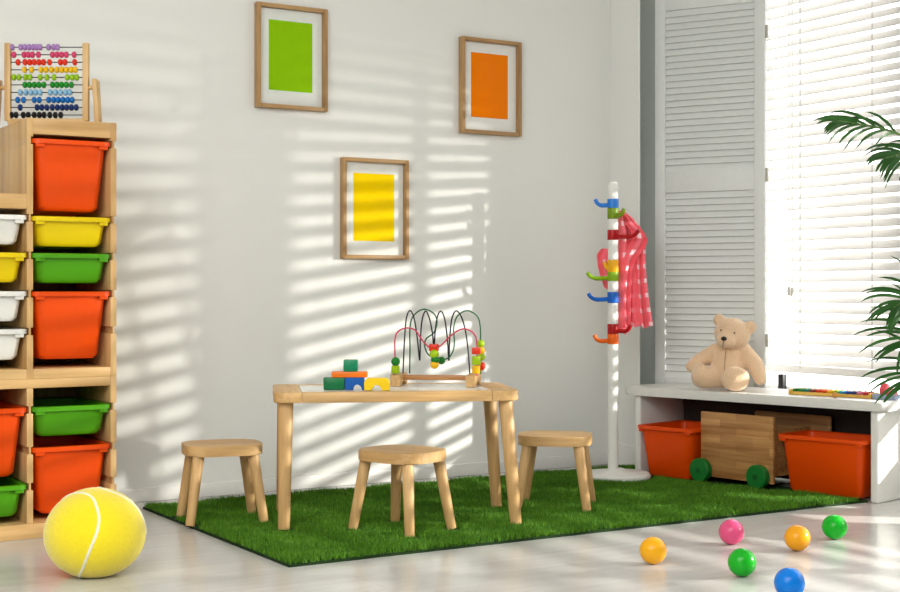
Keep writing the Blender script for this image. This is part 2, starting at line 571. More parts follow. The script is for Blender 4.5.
# ================================================================== PICTURES
def picture(x0, z0, rgb, lab):
    W, H_, D, fw = .320, .430, .034, .017
    t = thing('picture_frame', lab, 'picture', (x0 + W / 2, YW - .0005, z0), 0, 'framed colour prints on the wall')
    for a, b in ((-W / 2, -W / 2 + fw), (W / 2 - fw, W / 2)):
        MB().b2((a, -D, 0), (b, 0, H_), bev=.002).build('frame_side', FZ, t)
    for a, b in ((0, fw), (H_ - fw, H_)):
        MB().b2((-W / 2 + fw, -D, a), (W / 2 - fw, 0, b), bev=.002).build('frame_rail', FX, t)
    MB().b2((-W / 2 + fw, -.008, fw), (W / 2 - fw, -.004, H_ - fw)).build('mat_board', plain('mat_board', (238, 238, 234), .7), t)
    mt = plain('print', rgb, .8, .05)
    MB().b2((-.0985, -.0095, .077), (.0985, -.008, .367)).build('colour_print', mt, t)
    m = MB()
    q = [m.bm.verts.new((x, -D + .008, z)) for x, z in ((-W / 2 + fw, fw), (W / 2 - fw, fw), (W / 2 - fw, H_ - fw), (-W / 2 + fw, H_ - fw))]
    m.bm.faces.new(q); m.build('glass', GLASS, t)


picture(2.298, 1.578, (150, 204, 14), 'oak framed picture of a plain green rectangle, high on the wall')
picture(3.282, 1.530, (255, 132, 0), 'oak framed picture of a plain orange rectangle, nearest the corner')
picture(2.690, .963, (255, 214, 0), 'oak framed picture of a plain yellow rectangle, lowest of three on the wall')

# ================================================================== TABLE
TZ = .48
tb = thing('table', 'low wooden children table with white inset top, standing on green grass rug', 'table', (2.442, 4.412, .0115), radians(-23.5))
TH = .036
z1 = TZ - .0115; z0 = z1 - TH
hx, hy = .425, .222
# frame: two end boards, front and back rails
for sx in (-1, 1):
    pts = []
    for k in range(9):
        a = radians(90 * k / 8)
        pts.append((hx - .035 + .035 * cos(a), hy - .035 + .035 * sin(a)))
    pts += [(hx - .095, hy), (hx - .095, -hy)]
    for k in range(9):
        a = radians(-90 + 90 * k / 8)
        pts.append((hx - .035 + .035 * cos(a), -hy + .035 + .035 * sin(a)))
    pts = [(sx * x, y) for x, y in pts]
    if sx < 0: pts = pts[::-1]
    MB().prism(pts, z0, z1, bev=.005).build('end_board', WY, tb)
for sy in (-1, 1):
    MB().b2((-hx + .0955, sy * (hy - .035) - (.035 if sy > 0 else .0) + (0 if sy > 0 else -.035) + (.035 if sy > 0 else 0), z0) if False else (-hx + .0955, min(sy * hy, sy * (hy - .045)), z0),
            (hx - .0955, max(sy * hy, sy * (hy - .045)), z1), bev=.003).build('rail', WX, tb)
tag(MB().b2((-hx + .0955, -hy + .0455, z0 + .006), (hx - .0955, hy - .0455, z1 - .001)).build('top_panel', plain('white_laminate', (236, 236, 230), .25), tb), 'white laminate panel set into the wooden frame')
for sx in (-1, 1):
    for sy in (-1, 1):
        top = Vector((sx * (hx - .042), sy * (hy - .050), z0))
        bot = top + Vector((sx * .020 + .012, sy * .03, -z0))
        o = MB().cone((0, 0, 0), top - bot, .0205, .0255, n=24, bev=.002).build('leg', WZ, tb, bot)
        o['axis'] = tuple(top - bot)


# ================================================================== STOOLS
def make_stool(lab, loc, rz):
    t = thing('stool', lab, 'stool', loc, rz, 'wooden stools around the table')
    MB().prism(superell(.138, .122, 3.4), .237, .273, bev=.006).build('seat', WX, t)
    for sx in (-1, 1):
        for sy in (-1, 1):
            top = Vector((sx * .096, sy * .080, .237)); bot = Vector((sx * .130, sy * .109, 0))
            MB().cone((0, 0, 0), top - bot, .0165, .0205, n=20, bev=.002).build('leg', WZ, t, bot)['axis'] = tuple(top - bot)
    return t


st = make_stool('low wooden stool standing to the left of the table, nearest the storage unit', (1.904, 4.695, .0115), radians(-12))
s2 = copy_tree(st); s2.location = (2.356, 4.186, .0115); s2.rotation_euler.z = radians(-71)
s2['label'] = 'low wooden stool in front of the table, one corner turned to the viewer'
s3 = copy_tree(st); s3.location = (3.103, 4.33, .0115); s3.rotation_euler.z = radians(-42)
s3['label'] = 'low wooden stool at the right end of the table, towards the coat stand'

# ================================================================== TOY BLOCKS ON THE TABLE
BG, OG, BLU, YB = plain('block_green', (8, 112, 62), .35), plain('block_orange', (238, 120, 22), .35), plain('block_blue', (18, 92, 178), .35), plain('block_yellow', (248, 210, 24), .35)
BGT = plain('block_teal_green', (14, 134, 92), .35)
DB = 4.92


def block_at(px, mat, mb, name, lab, z=TZ + .0005, d=DB, rz=-YAW):
    p = at(px, 300, d)
    o = mb.build(name, mat, None, (p.x, p.y, z), (0, 0, rz))
    return tag(o, lab, 'toy block', 'toy building blocks on the table')


def arch(Wd, Hh, D, hr, hc=0.0, rnd=.0):
    """block with a round-topped opening, profile in xz"""
    pts = [(-Wd / 2, 0), (hc - hr, 0)]
    for k in range(13):
        a = pi - pi * k / 12
        pts.append((hc + hr * cos(a), hr * sin(a) + .004))
    pts += [(hc + hr, 0), (Wd / 2, 0)]
    if rnd:
        for k in range(7):
            a = radians(90 * k / 6); pts.append((Wd / 2 - rnd + rnd * cos(a), Hh - rnd + rnd * sin(a)))
        for k in range(7):
            a = radians(90 + 90 * k / 6); pts.append((-Wd / 2 + rnd + rnd * cos(a), Hh - rnd + rnd * sin(a)))
    else:
        pts += [(Wd / 2, Hh), (-Wd / 2, Hh)]
    m = MB(); m.prism(pts, -D / 2, D / 2, bev=.0015, seg=1)
    bmesh.ops.rotate(m.bm, verts=m.bm.verts[:], matrix=Matrix.Rotation(pi / 2, 3, 'X'))
    return m


s_ = DB / FPX
block_at(334.3, BG, MB().b2((-10.4 * s_, -.022, 0), (10.4 * s_, .022, .0425), bev=.003), 'toy_block', 'dark green rectangular toy block, lower left of the small block stack')
block_at(354.8, BLU, arch(19 * s_, .0425, .044, .0155, hc=.010), 'toy_block', 'blue toy block with a half round opening, beside the dark green block')
block_at(377.0, YB, arch(25 * s_, .0425, .044, .0165, hc=.0, rnd=.018), 'toy_block', 'yellow arch shaped toy block, lying right of the blue one', d=4.89)
block_at(349.8, OG, MB().b2((-17.7 * s_, -.022, 0), (17.7 * s_, .022, .0205), bev=.003), 'toy_block', 'flat orange toy plank lying across the green and blue blocks', z=TZ + .0435)
block_at(350.8, BGT, MB().b2((-6.9 * s_, -.0235, 0), (6.9 * s_, .0235, .041), bev=.003), 'toy_block', 'small green toy cube on top of the orange plank', z=TZ + .0645)

# ================================================================== BEAD MAZE
mz = thing('bead_maze', 'wooden bead maze with looping black, green and pink wires on the table', 'bead maze', tuple(at(436, 300, 5.13).xy) + (TZ + .0005,), radians(-40))
MS = 1713.0


def ml(zx, zy, y):       # position on the toy measured on its front view
    return Vector(((zx - 350) / MS / cos(radians(9)) - y * .16, y, (528 - zy) / MS))


for sx in (-1, 1):
    pr = [(-.078, 0), (-.045, 0), (-.034, .012), (-.012, .019), (.012, .019), (.034, .012), (.045, 0), (.078, 0), (.078, .040), (.06, .043), (-.06, .043), (-.078, .040)]
    m = MB(); m.prism(pr, -.018, .018, bev=.002, seg=2)
    bmesh.ops.rotate(m.bm, verts=m.bm.verts[:], matrix=Matrix.Rotation(pi / 2, 3, 'X'))
    bmesh.ops.rotate(m.bm, verts=m.bm.verts[:], matrix=Matrix.Rotation(pi / 2, 3, 'Z'))
    m.build('end_block', WY, mz, (sx * .138, 0, 0))
MB().b2((-.122, -.016, .020), (.122, .016, .038), bev=.003).build('cross_bar', wood('bar_wood', (196, 140, 84), (160, 104, 56), 'x'), mz)


def smooth_path(P, n=10):
    P = [Vector(p) for p in P]; out = []
    Q = [P[0] * 2 - P[1]] + P + [P[-1] * 2 - P[-2]]
    for i in range(1, len(Q) - 2):
        a, b, c, d = Q[i - 1:i + 3]
        for k in range(n):
            t = k / n
            out.append(.5 * ((2 * b) + (c - a) * t + (2 * a - 5 * b + 4 * c - d) * t * t + (3 * b - a - 3 * c + d) * t ** 3))
    out.append(P[-1]); return out


def wire(pts, mat, lab):
    o = MB().tube(smooth_path(pts), .0027, 8).build('wire', mat, mz)
    o['label'] = lab


WBK, WGR, WPK = plain('wire_black', (28, 34, 40), .35), plain('wire_green', (22, 104, 54), .35), plain('wire_pink', (206, 60, 96), .35)
blk = [(142, 460, 0), (150, 270, 0), (163, 110, 0), (186, 60, .01), (212, 110, .02), (232, 240, .03), (247, 375, .035), (251, 240, .03), (262, 120, .02), (284, 62, 0), (308, 105, -.02), (328, 200, -.03), (337, 290, -.03),
       (345, 190, -.03), (358, 100, -.01), (380, 62, 0), (404, 110, .02), (422, 240, .03), (431, 375, .035), (436, 240, .03), (450, 110, .02), (477, 60, .01), (510, 100, 0), (535, 190, 0), (552, 320, 0), (562, 465, 0)]
wire([ml(*p) for p in blk], WBK, 'black wavy wire')
pk = [(94, 460, -.055), (94, 330, -.055), (94, 240, -.055), (112, 190, -.055), (165, 166, -.055), (220, 180, -.05), (262, 240, -.04), (300, 280, -.04), (340, 295, -.04), (380, 275, -.04), (430, 225, -.04), (480, 185, -.05), (530, 170, -.055), (580, 195, -.055), (602, 245, -.055), (604, 340, -.055), (604, 460, -.055)]
wire([ml(*p) for p in pk], WPK, 'pink wire')
gr = [(182, 460, .055), (184, 300, .055), (184, 170, .055), (205, 95, .055), (270, 52, .05), (335, 78, .045), (357, 135, .04), (335, 200, .03), (290, 235, .03), (278, 280, .03), (300, 335, .03), (360, 368, .03), (420, 362, .03), (455, 320, .03), (466, 260, .035), (462, 170, .04), (485, 95, .05), (545, 60, .055), (605, 90, .055), (628, 150, .055), (632, 300, .055), (632, 460, .055)]
wire([ml(*p) for p in gr], WGR, 'green wire')
LIME, RED_, YEL_, GRN_ = plain('bead_lime', (160, 196, 22), .3), plain('bead_red', (218, 50, 18), .3), plain('bead_yellow', (240, 186, 20), .3), plain('bead_green', (16, 120, 36), .3)
for zx, zy, y, mt, kind, r in ((98, 376, -.055, GRN_, 's', .0165), (97, 425, -.055, LIME, 'c', .0150),
                               (338, 288, -.04, RED_, 'b', .0165), (340, 328, -.052, LIME, 's', .0175), (345, 362, -.052, GRN_, 's', .016), (341, 392, -.052, YEL_, 's', .016), (384, 374, .03, GRN_, 's', .0145),
                               (600, 305, -.055, RED_, 'b', .0150), (600, 365, -.055, LIME, 'c', .0165), (598, 420, -.055, YEL_, 'c', .0150),
                               (632, 268, .055, LIME, 's', .0145), (634, 312, .055, YEL_, 's', .0145), (636, 352, .055, LIME, 's', .0145), (636, 410, .055, RED_, 's', .0155)):
    p = ml(zx, zy, y); m = MB()
    if kind == 's': m.ball((0, 0, 0), r, 18)
    elif kind == 'c': m.cone((0, 0, -r * .95), (0, 0, r * .95), r, n=20, bev=.002)
    else: m.b2((-r, -r, -r * .8), (r, r, r * .8), bev=.003)
    m.build('bead', mt, mz, p)

# ================================================================== COAT STAND
SD = 6.1
sp = at(613, 300, SD)
cs = thing('coat_stand', 'white coat stand with coloured rings and hooks, in the corner beside the bench', 'coat stand', (sp.x, sp.y, GZ), -YAW)
k_ = SD / FPX


def sz(py): return EYE + (HZ - py) * k_ - GZ


MB().lathe([(0, 0), (.138, 0), (.146, .008), (.146, .018), (.138, .027), (.05, .034), (.03, .045), (0, .045)]).build('base', WHITEP, cs, (.018, 0, 0))
MB().cone((0, 0, .04), (0, 0, sz(344)), .0225, n=28).build('pole', WHITEP, cs)
MB().lathe([(0, sz(182)), (.017, sz(182)), (.021, sz(184)), (.0222, sz(186)), (.0222, sz(199)), (0, sz(199))]).build('cap', WHITEP, cs)
CSB, CSG, CSR, CSY, CSO, CSL = (plain('ring_' + n, c, .35) for n, c in (('blue', (22, 98, 196)), ('lime', (132, 176, 16)), ('red', (176, 12, 18)), ('yellow', (240, 176, 10)), ('orange', (238, 104, 18)), ('olive', (120, 150, 20))))
CSB2 = plain('ring_light_blue', (50, 130, 222), .35)
hookL = lambda s, px, py: [(0, 0, 0), (s * abs(px - 613) * k_ * .5, 0, -.006), (s * abs(px - 613) * k_ * .85, 0, -.002), (s * abs(px - 613) * k_, 0, .016)]
segs = [(199, 208, CSB2, 'blue ring', ('l', 595, 206)), (208, 219, CSL, 'lime green ring', ('br', 632, 214)), (219, 230, WHITEP, 'white ring', None), (230, 240, CSR, 'red ring', ('r', 636, 235)),
        (240, 260, WHITEP, 'white ring', None), (260, 272, CSY, 'yellow ring', ('bl', 600, 266)), (272, 281, CSG, 'green ring', ('l', 587, 277)), (281, 292, WHITEP, 'white ring', None),
        (292, 303, CSB, 'dark blue ring', ('l', 588, 298)), (303, 324, WHITEP, 'white ring', None), (324, 334, CSR, 'red ring', ('r', 629, 329)), (334, 344, CSO, 'orange ring', ('l', 594, 340))]
for a, b, mt, lb, hk in segs:
    col = mt is not WHITEP
    r = .0245 if col else .0226
    o = MB().cone((0, 0, sz(b) + .0002), (0, 0, sz(a) - .0002), r, n=28, bev=.001).build('ring', mt, cs)
    o['label'] = lb
    if hk:
        kind, px, py = hk
        L_ = abs(px - 613) * k_
        dx = {'l': (-1, -.15), 'r': (1, -.75), 'br': (.5, -.6), 'bl': (-.6, .4)}[kind]
        zc = (sz(a) + sz(b)) / 2
        P = [Vector((dx[0] * L_ * t, dx[1] * L_ * t, zc + h)) for t, h in ((0, -.004), (.35, -.008), (.7, -.008), (.9, .002), (1.0, .018))]
        MB().tube(smooth_path(P, 6), [.0095] * 13 + [.0085] * 12, 12).build('hook', mt, o)


# garment: draped gingham cloth
def gingham():
    m, nt, p = new_mat('pink_gingham')
    N, L = nt.nodes, nt.links
    uv = N.new('ShaderNodeUVMap')
    sp_ = N.new('ShaderNodeSeparateXYZ'); L.new(uv.outputs[0], sp_.inputs[0])
    outs = []
    for i in (0, 1):
        fr = N.new('ShaderNodeMath'); fr.operation = 'FRACT'; L.new(sp_.outputs[i], fr.inputs[0])
        gt = N.new('ShaderNodeMath'); gt.operation = 'GREATER_THAN'; gt.inputs[1].default_value = .7; L.new(fr.outputs[0], gt.inputs[0])
        outs.append(gt.outputs[0])
    ad = N.new('ShaderNodeMath'); ad.operation = 'ADD'; L.new(outs[0], ad.inputs[0]); L.new(outs[1], ad.inputs[1])
    cr = N.new('ShaderNodeValToRGB'); cr.color_ramp.interpolation = 'CONSTANT'
    e = cr.color_ramp.elements
    e[0].color = srgb(252, 98, 112); e[1].position = .4; e[1].color = srgb(252, 112, 128)
    x = e.new(.9); x.color = srgb(255, 206, 212)
    dv = N.new('ShaderNodeMath'); dv.operation = 'MULTIPLY'; dv.inputs[1].default_value = .5; L.new(ad.outputs[0], dv.inputs[0])
    L.new(dv.outputs[0], cr.inputs[0]); L.new(cr.outputs[0], p.inputs['Base Color'])
    p.inputs['Roughness'].default_value = .85; p.inputs['Sheen Weight'].default_value = .3
    return m


GING = gingham()
gz0 = EYE + (HZ - 205) * k_
gown = thing('garment', 'pink and white checked child garment hanging from hooks of the coat stand', 'garment', (sp.x, sp.y, sz(340)), -YAW)


def interp(tab, y):
    for (a, *va), (b, *vb) in zip(tab, tab[1:]):
        if a <= y <= b:
            t = (y - a) / (b - a)
            t = t * t * (3 - 2 * t) if False else t
            return [p + (q - p) * t for p, q in zip(va, vb)]
    return tab[-1][1:]


def cloth(tab, nu, nv, foldf, uvs, hem):
    bm = bmesh.new(); uvl = bm.loops.layers.uv.new('UVMap')
    y0, y1 = tab[0][0], tab[-1][0]
    V = []
    for j in range(nv + 1):
        t = j / nv
        row = []
        for i in range(nu + 1):
            u = i / nu
            py = y0 + (y1 - y0 + hem(u)) * t
            l, r, amp, dep = interp(tab, min(py, y1))
            px = l + (r - l) * u + foldf(u, t)[1]
            row.append((bm.verts.new(((px - 613) * k_, dep + amp * foldf(u, t)[0], sz(py) - sz(340))), (u * uvs[0], t * uvs[1])))
        V.append(row)
    for j in range(nv):
        for i in range(nu):
            q = [V[j][i], V[j][i + 1], V[j + 1][i + 1], V[j + 1][i]]
            fc = bm.faces.new([a[0] for a in q])
            for lp, a in zip(fc.loops, q): lp[uvl].uv = a[1]
    return bm


def solid(bm, name, mat, parent):
    me = bpy.data.meshes.new(name); bm.to_mesh(me); bm.free()
    o = link(name, me, mat, parent, ang=180)
    md = o.modifiers.new('s', 'SOLIDIFY'); md.thickness = .004; md.offset = 0
    sd = o.modifiers.new('u', 'SUBSURF'); sd.levels = 1; sd.render_levels = 1
    return o


tab = [(208, 619.5, 624, .004, .046), (214, 619, 632, .014, .046), (222, 619, 640, .024, .044), (232, 619, 646, .030, .042), (246, 619, 647, .030, .042), (262, 619, 647, .030, .042), (282, 619, 648, .028, .042), (302, 619, 650, .028, .042), (326, 619.5, 653.5, .03, .042)]
gf = lambda u, t: (sin(u * 15.5 + 1.2 + t * 1.1) * (.55 + .45 * sin(u * 5 + t * 2)) - .6 * sin(u * 31 - t * 2.3) * .35, 1.3 * sin(u * 15.5 + 2.6 + t * 1.5) * t)
solid(cloth(tab, 44, 40, gf, (4, 8), lambda u: 9 * math.exp(-((u - .22) / .1) ** 2) - 3.5 * math.exp(-((u - .42) / .07) ** 2) + 1.5 * sin(u * 18)), 'skirt', GING, gown)
# gathered front fold crossing towards the upper right
tab2 = [(220, 624, 634, .004, .008), (230, 632, 645, .010, .012), (238, 629, 648.5, .014, .016), (246, 623, 646, .016, .016), (256, 620.5, 637, .014, .016), (268, 620.5, 632, .012, .014), (300, 620.5, 630, .010, .014), (322, 623, 630, .01, .014)]
solid(cloth(tab2, 16, 30, lambda u, t: (sin(u * 9 + t * 2), .6 * sin(u * 12 + t * 3)), (1.6, 6.5), lambda u: 4 * sin(u * 3.1)), 'sash', GING, gown)
tab3 = [(246, 603, 616, .004, .056), (252, 598, 616, .010, .060), (262, 599, 616, .014, .064), (274, 602, 615, .012, .062), (286, 606, 615, .006, .056)]
solid(cloth(tab3, 14, 14, lambda u, t: (sin(u * 8 + t), .5 * sin(u * 9)), (2, 2.6), lambda u: 2 * sin(u * 4)), 'sleeve', GING, gown)

# ================================================================== BENCH
RB = Vector((4.235, 3.809, 0)); BA = atan2(-.974, .226)
bE, bV = Vector((.226, -.974, 0)), Vector((.974, .226, 0))
BT = .397


def bl(u, v, z=0.0): return tuple(RB + bE * u + bV * v + Vector((0, 0, z)))


bn = thing('bench', 'low white bench with open shelf space, below the window beside the shutter', 'bench', bl(0, 0), BA)
pts = rrect(.639, .1825, .03)
MB().prism([(x - .572, y + .165) for x, y in pts], BT - .038, BT, bev=.012, seg=4).build('bench_top', BENCHW, bn)
MB().b2((0, 0, 0.0), (.034, .335, BT - .0385), bev=.008, seg=3).build('side_panel', BENCHW, bn)
MB().b2((-1.157, 0, GZ), (-1.123, .335, BT - .0385), bev=.008, seg=3).build('side_panel', BENCHW, bn)
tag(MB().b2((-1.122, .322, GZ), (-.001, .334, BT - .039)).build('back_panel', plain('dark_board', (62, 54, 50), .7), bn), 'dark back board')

# bins under the bench
GU = 'orange bins under the bench'
make_bin(.400, .245, .232, ORANGE, 'wide orange bin under the right end of the bench, next to the end panel', GU, bl(-.2075, -.030, GZ), BA)
make_bin(.305, .345, .222, ORANGE, 'orange bin under the left end of the bench, behind the coat stand base', GU, bl(-.958, -.055, GZ), BA)

# wooden cart
ct = thing('toy_cart', 'wooden toy cart with green wheels under the bench, between two orange bins', 'toy cart', bl(-.612, .0, GZ), BA - radians(4))
MB().b2((-.19, -.008, .022), (.188, .010, .300), bev=.004).build('front_board', CARTW, ct)
MB().b2((-.125, .275, .03), (.27, .293, .292), bev=.01).build('back_board', CARTW, ct)
MB().b2((-.15, .0105, .05), (.1545, .2745, .066)).build('cart_floor', CARTW, ct)
MB().b2((-.168, .0105, .05), (-.1505, .2745, .22)).build('end_board', CARTW, ct)
MB().b2((.155, .0105, .05), (.171, .2745, .24)).build('end_board', CARTW, ct)
GW, GW2 = plain('wheel_green', (16, 112, 40), .4), plain('hub_green', (10, 84, 30), .4)
for x in (-.172, .128):
    for y in (-.03, .318):
        sgn = -1 if y < 0 else 1
        m = MB()
        m.lathe([(0, -.017), (.012, -.017), (.03, -.017), (.046, -.017), (.0505, -.012), (.0505, .012), (.046, .017), (0, .017)], n=36)
        bmesh.ops.rotate(m.bm, verts=m.bm.verts[:], matrix=Matrix.Rotation(pi / 2, 3, 'X'))
        if y > 0: continue
        wo = m.build('wheel', GW, ct, (x, y, .0505))
        MB().cone((0, -.0205, 0), (0, -.0172, 0), .012, n=16).build('hub', GW2, wo)

# ================================================================== TEDDY BEAR
def remesh_body(parts, voxel, name, mat, parent, it=8):
    m = MB()
    for p in parts:
        if p[0] == 'e': m.ball(p[1], p[2], 20, p[3] if len(p) > 3 else (0, 0, 0))
        else:
            a, b, r0, r1 = Vector(p[1]), Vector(p[2]), p[3], p[4]
            for k in range(7):
                t = k / 6; m.ball(a.lerp(b, t), r0 + (r1 - r0) * t, 14)
    me = m.mesh(name)
    o = bpy.data.objects.new(name, me); COL.objects.link(o)
    r = o.modifiers.new('r', 'REMESH'); r.mode = 'VOXEL'; r.voxel_size = voxel
    s = o.modifiers.new('s', 'SMOOTH'); s.iterations = it; s.factor = .5
    dg = bpy.context.evaluated_depsgraph_get()
    me2 = bpy.data.meshes.new_from_object(o.evaluated_get(dg))
    bpy.data.objects.remove(o)
    return link(name, me2, mat, parent, ang=180)


PLUSH = plain('beige_plush', (238, 204, 168), .95, .1, bump=.9, bscale=170, var=.12, sheen=.5)
PAD = plain('pale_plush', (236, 204, 166), .95, .1, bump=.7, bscale=190, var=.08, sheen=.5)
bear = thing('teddy_bear', 'beige plush teddy bear sitting on the white bench', 'teddy bear', bl(-.750, .148, BT + .0005), radians(-56))
bear.scale = (.99, .99, .99)
HT = Euler((radians(6), radians(11), 0)).to_matrix()
hc = Vector((.016, -.024, .243))


def hp(x, y, z): return tuple(hc + HT @ Vector((x, y, z)))


hr = (radians(6), radians(11), 0)
body = [('e', (-.003, .0, .118), (.076, .068, .088)), ('e', (-.003, -.012, .085), (.080, .072, .075)), ('e', (.0, .005, .19), (.05, .045, .04)),
        ('e', tuple(hc), (.080, .07, .066), hr), ('e', hp(0, -.008, .03), (.06, .056, .045), hr), ('e', hp(-.008, -.062, -.022), (.043, .036, .034), hr),
        ('e', hp(-.068, .005, .050), (.029, .017, .029), hr), ('e', hp(.072, .005, .046), (.029, .017, .031), hr),
        ('c', (-.06, .0, .170), (-.125, -.025, .125), .034, .036), ('c', (-.125, -.025, .125), (-.155, -.055, .100), .036, .029),
        ('c', (.066, .0, .166), (.118, -.02, .110), .036, .037), ('c', (.118, -.02, .110), (.145, -.05, .055), .037, .030),
        ('c', (-.025, -.035, .05), (-.098, -.085, .058), .046, .052), ('e', (-.112, -.095, .066), (.030, .052, .052), (0, radians(14), radians(32))),
        ('c', (.045, -.01, .05), (.055, -.115, .046), .046, .047), ('e', (.055, -.135, .0555), (.063, .036, .054), (0, 0, radians(8)))]
remesh_body(body, .0065, 'body', PLUSH, bear, 6)
MB().ball(hp(-.010, -.0985, -.008), (.0125, .008, .0095), 16).build('nose', BLACK, bear)
for sx in (-1, 1):
    MB().ball(hp(sx * .030 - .006, -.0665, .020), .0036, 14).build('eye', plain('eye_brown', (70, 40, 20), .15), bear)
MB().tube([hp(-.010, -.0995, -.016), hp(-.010, -.098, -.03), hp(-.011, -.088, -.046)], .0014, 6).build('mouth_stitch', DARK, bear)
MB().tube([(-.003, -.060, .172), (-.003, -.0725, .15), (-.003, -.0805, .12), (-.003, -.086, .09), (-.003, -.083, .06)], .0014, 6).build('belly_seam', plain('seam_brown', (176, 134, 96), .9), bear)

# ================================================================== XYLOPHONE, MALLET AND TRAY ON THE BENCH
xy = thing('xylophone', 'small yellow wooden xylophone with coloured bars lying on the bench by the window', 'xylophone', bl(-.232, .125, BT + .0005), BA + radians(1))
XW_ = wood('yellow_wood', (240, 196, 92), (222, 164, 60), 'x', 20)
for sy in (-1, 1):
    MB().box((0, sy * .026, .007), (.345, .012, .014), bev=.003, rot=(0, 0, radians(-3.0) * sy)).build('side_rail', XW_, xy)
for sx, hw in ((-1, .046), (1, .034)):
    MB().b2((sx * .176 - .006, -hw, 0), (sx * .176 + .006, hw, .022), bev=.003).build('end_piece', XW_, xy)
bars = [(30, 120, 40), (24, 130, 60), (20, 120, 110), (130, 60, 60), (214, 50, 30), (226, 80, 20), (240, 180, 20), (130, 180, 30), (40, 150, 190), (24, 70, 150), (20, 50, 110), (216, 110, 140), (190, 40, 50)]
for i, c_ in enumerate(bars):
    x = -.155 + .31 * i / 12
    hl = .042 - .010 * i / 12
    bo = MB().b2((-.0095, -hl, 0), (.0095, hl, .011), bev=.003).build('tone_bar', plain('tone_%d' % i, c_, .35), xy, (x, 0, .0142))
    MB().ball((0, -hl + .010, .0115), (.004, .004, .003), 10).ball((0, hl - .010, .0115), (.004, .004, .003), 10).build('pin', XW_, bo)
ma = thing('mallet', 'wooden mallet with a round head lying in front of the xylophone', 'mallet', bl(-.175, .040, BT + .0005), BA)
MB().ball((0, 0, .0115), .0115, 16).build('head', wood('mallet_head', (214, 150, 60), (180, 116, 40), 'x'), ma)
MB().cone((-.008, 0, .0115), (-.15, .004, .0065), .0035, n=10).build('handle', XW_, ma)
TRAY = plain('tray_grey_blue', (150, 164, 186), .4)
tr = thing('tray', 'small grey-blue tray on the bench, partly hidden by palm leaflets', 'tray', bl(.008, .125, BT + .0005), BA)
MB().prism(rrect(.048, .035, .01), 0, .004).build('tray_floor', TRAY, tr)
m = MB()
for a, b in (((-.048, -.035, .004), (.048, -.031, .020)), ((-.048, .031, .004), (.048, .035, .020)), ((-.048, -.031, .004), (-.044, .031, .020)), ((.044, -.031, .004), (.048, .031, .020))):
    m.b2(a, b)
m.build('tray_wall', TRAY, tr)
ty = thing('toy', 'pink-red rounded toy resting in the grey-blue tray behind palm leaflets', 'toy', bl(.008, .125, BT + .005), BA)
MB().ball((-.012, 0, .03), (.022, .022, .030), 20).build('toy_body', plain('pink_red', (226, 84, 92), .4), ty)
MB().ball((.022, 0, .02), (.018, .02, .020), 20).build('toy_side', plain('soft_pink', (236, 140, 150), .4), ty)

# ================================================================== SHUTTER
SP0, SP1 = Vector((4.262, 5.142, 0)), Vector((4.512, 4.672, 0))
sv = SP1 - SP0; SLn = sv.length
sh = thing('louvered_shutter', 'tall white louvered folding shutter standing open between the pier and the blind', 'shutter', (SP0.x, SP0.y, .002), atan2(sv.y, sv.x))


def shutter_panel(L_, y0, parent, flip=1, M=Matrix()):
    T = .03; SW = .050; HT_ = 2.34
    def out(mb, n, mat=SHUTW):
        bmesh.ops.transform(mb.bm, matrix=M, verts=mb.bm.verts[:])
        return mb.build(n, mat, parent)
    for x in (0, L_ - SW):
        out(MB().b2((x, y0, 0), (x + SW, y0 + T, HT_), bev=.003), 'stile')
    for a, b in ((0, .42), (1.285, 1.385), (2.14, HT_)):
        out(MB().b2((SW, y0 + .003, a), (L_ - SW, y0 + T - .003, b), bev=.002), 'rail')
    for a, b, n in ((.42, 1.285, 29), (1.385, 2.14, 25)):
        m = MB()
        for i in range(n):
            z = a + (b - a) * (i + .5) / n
            m.box((L_ / 2, y0 + T / 2, z), (L_ - 2 * SW + .002, .036, .006), rot=(radians(66), 0, 0))
        out(m, 'louvres')


shutter_panel(SLn, 0, sh)
# second leaf folded back behind the first
p2 = Vector((4.540, 4.742, 0)); p3 = Vector((4.60, 5.14, 0))
q = sh.matrix_basis.inverted() if False else (Matrix.Translation((SP0.x, SP0.y, .002)) @ Matrix.Rotation(atan2(sv.y, sv.x), 4, 'Z')).inverted()
dv = p3 - p2
shutter_panel(.38, -.03, sh, M=q @ Matrix.Translation((p2.x, p2.y, .002)) @ Matrix.Rotation(atan2(dv.y, dv.x), 4, 'Z'))
HINGE = plain('hinge_grey', (188, 184, 172), .4)
for z in (.6, 1.35, 2.0):
    MB().cone((0, 0, -.03), (0, 0, .03), .006, n=10).build('hinge', HINGE, sh, (SLn + .006, .012, z))

# ================================================================== VENETIAN BLIND
def slat_mat():
    m, nt, p = new_mat('white_slat')
    N, L = nt.nodes, nt.links
    tc = N.new('ShaderNodeTexCoord'); n = N.new('ShaderNodeTexNoise'); n.inputs['Scale'].default_value = 3
    L.new(tc.outputs['Object'], n.inputs['Vector'])
    mx = N.new('ShaderNodeMixRGB'); mx.inputs[1].default_value = srgb(238, 236, 233); mx.inputs[2].default_value = srgb(246, 245, 243)
    L.new(n.outputs['Fac'], mx.inputs[0]); L.new(mx.outputs[0], p.inputs['Base Color'])
    p.inputs['Roughness'].default_value = .5
    tr_ = N.new('ShaderNodeBsdfTranslucent'); tr_.inputs[0].default_value = (.95, .93, .9, 1)
    ms = N.new('ShaderNodeMixShader'); ms.inputs[0].default_value = .34
    L.new(p.outputs[0], ms.inputs[1]); L.new(tr_.outputs[0], ms.inputs[2]); L.new(ms.outputs[0], N['Material Output'].inputs[0])
    return m


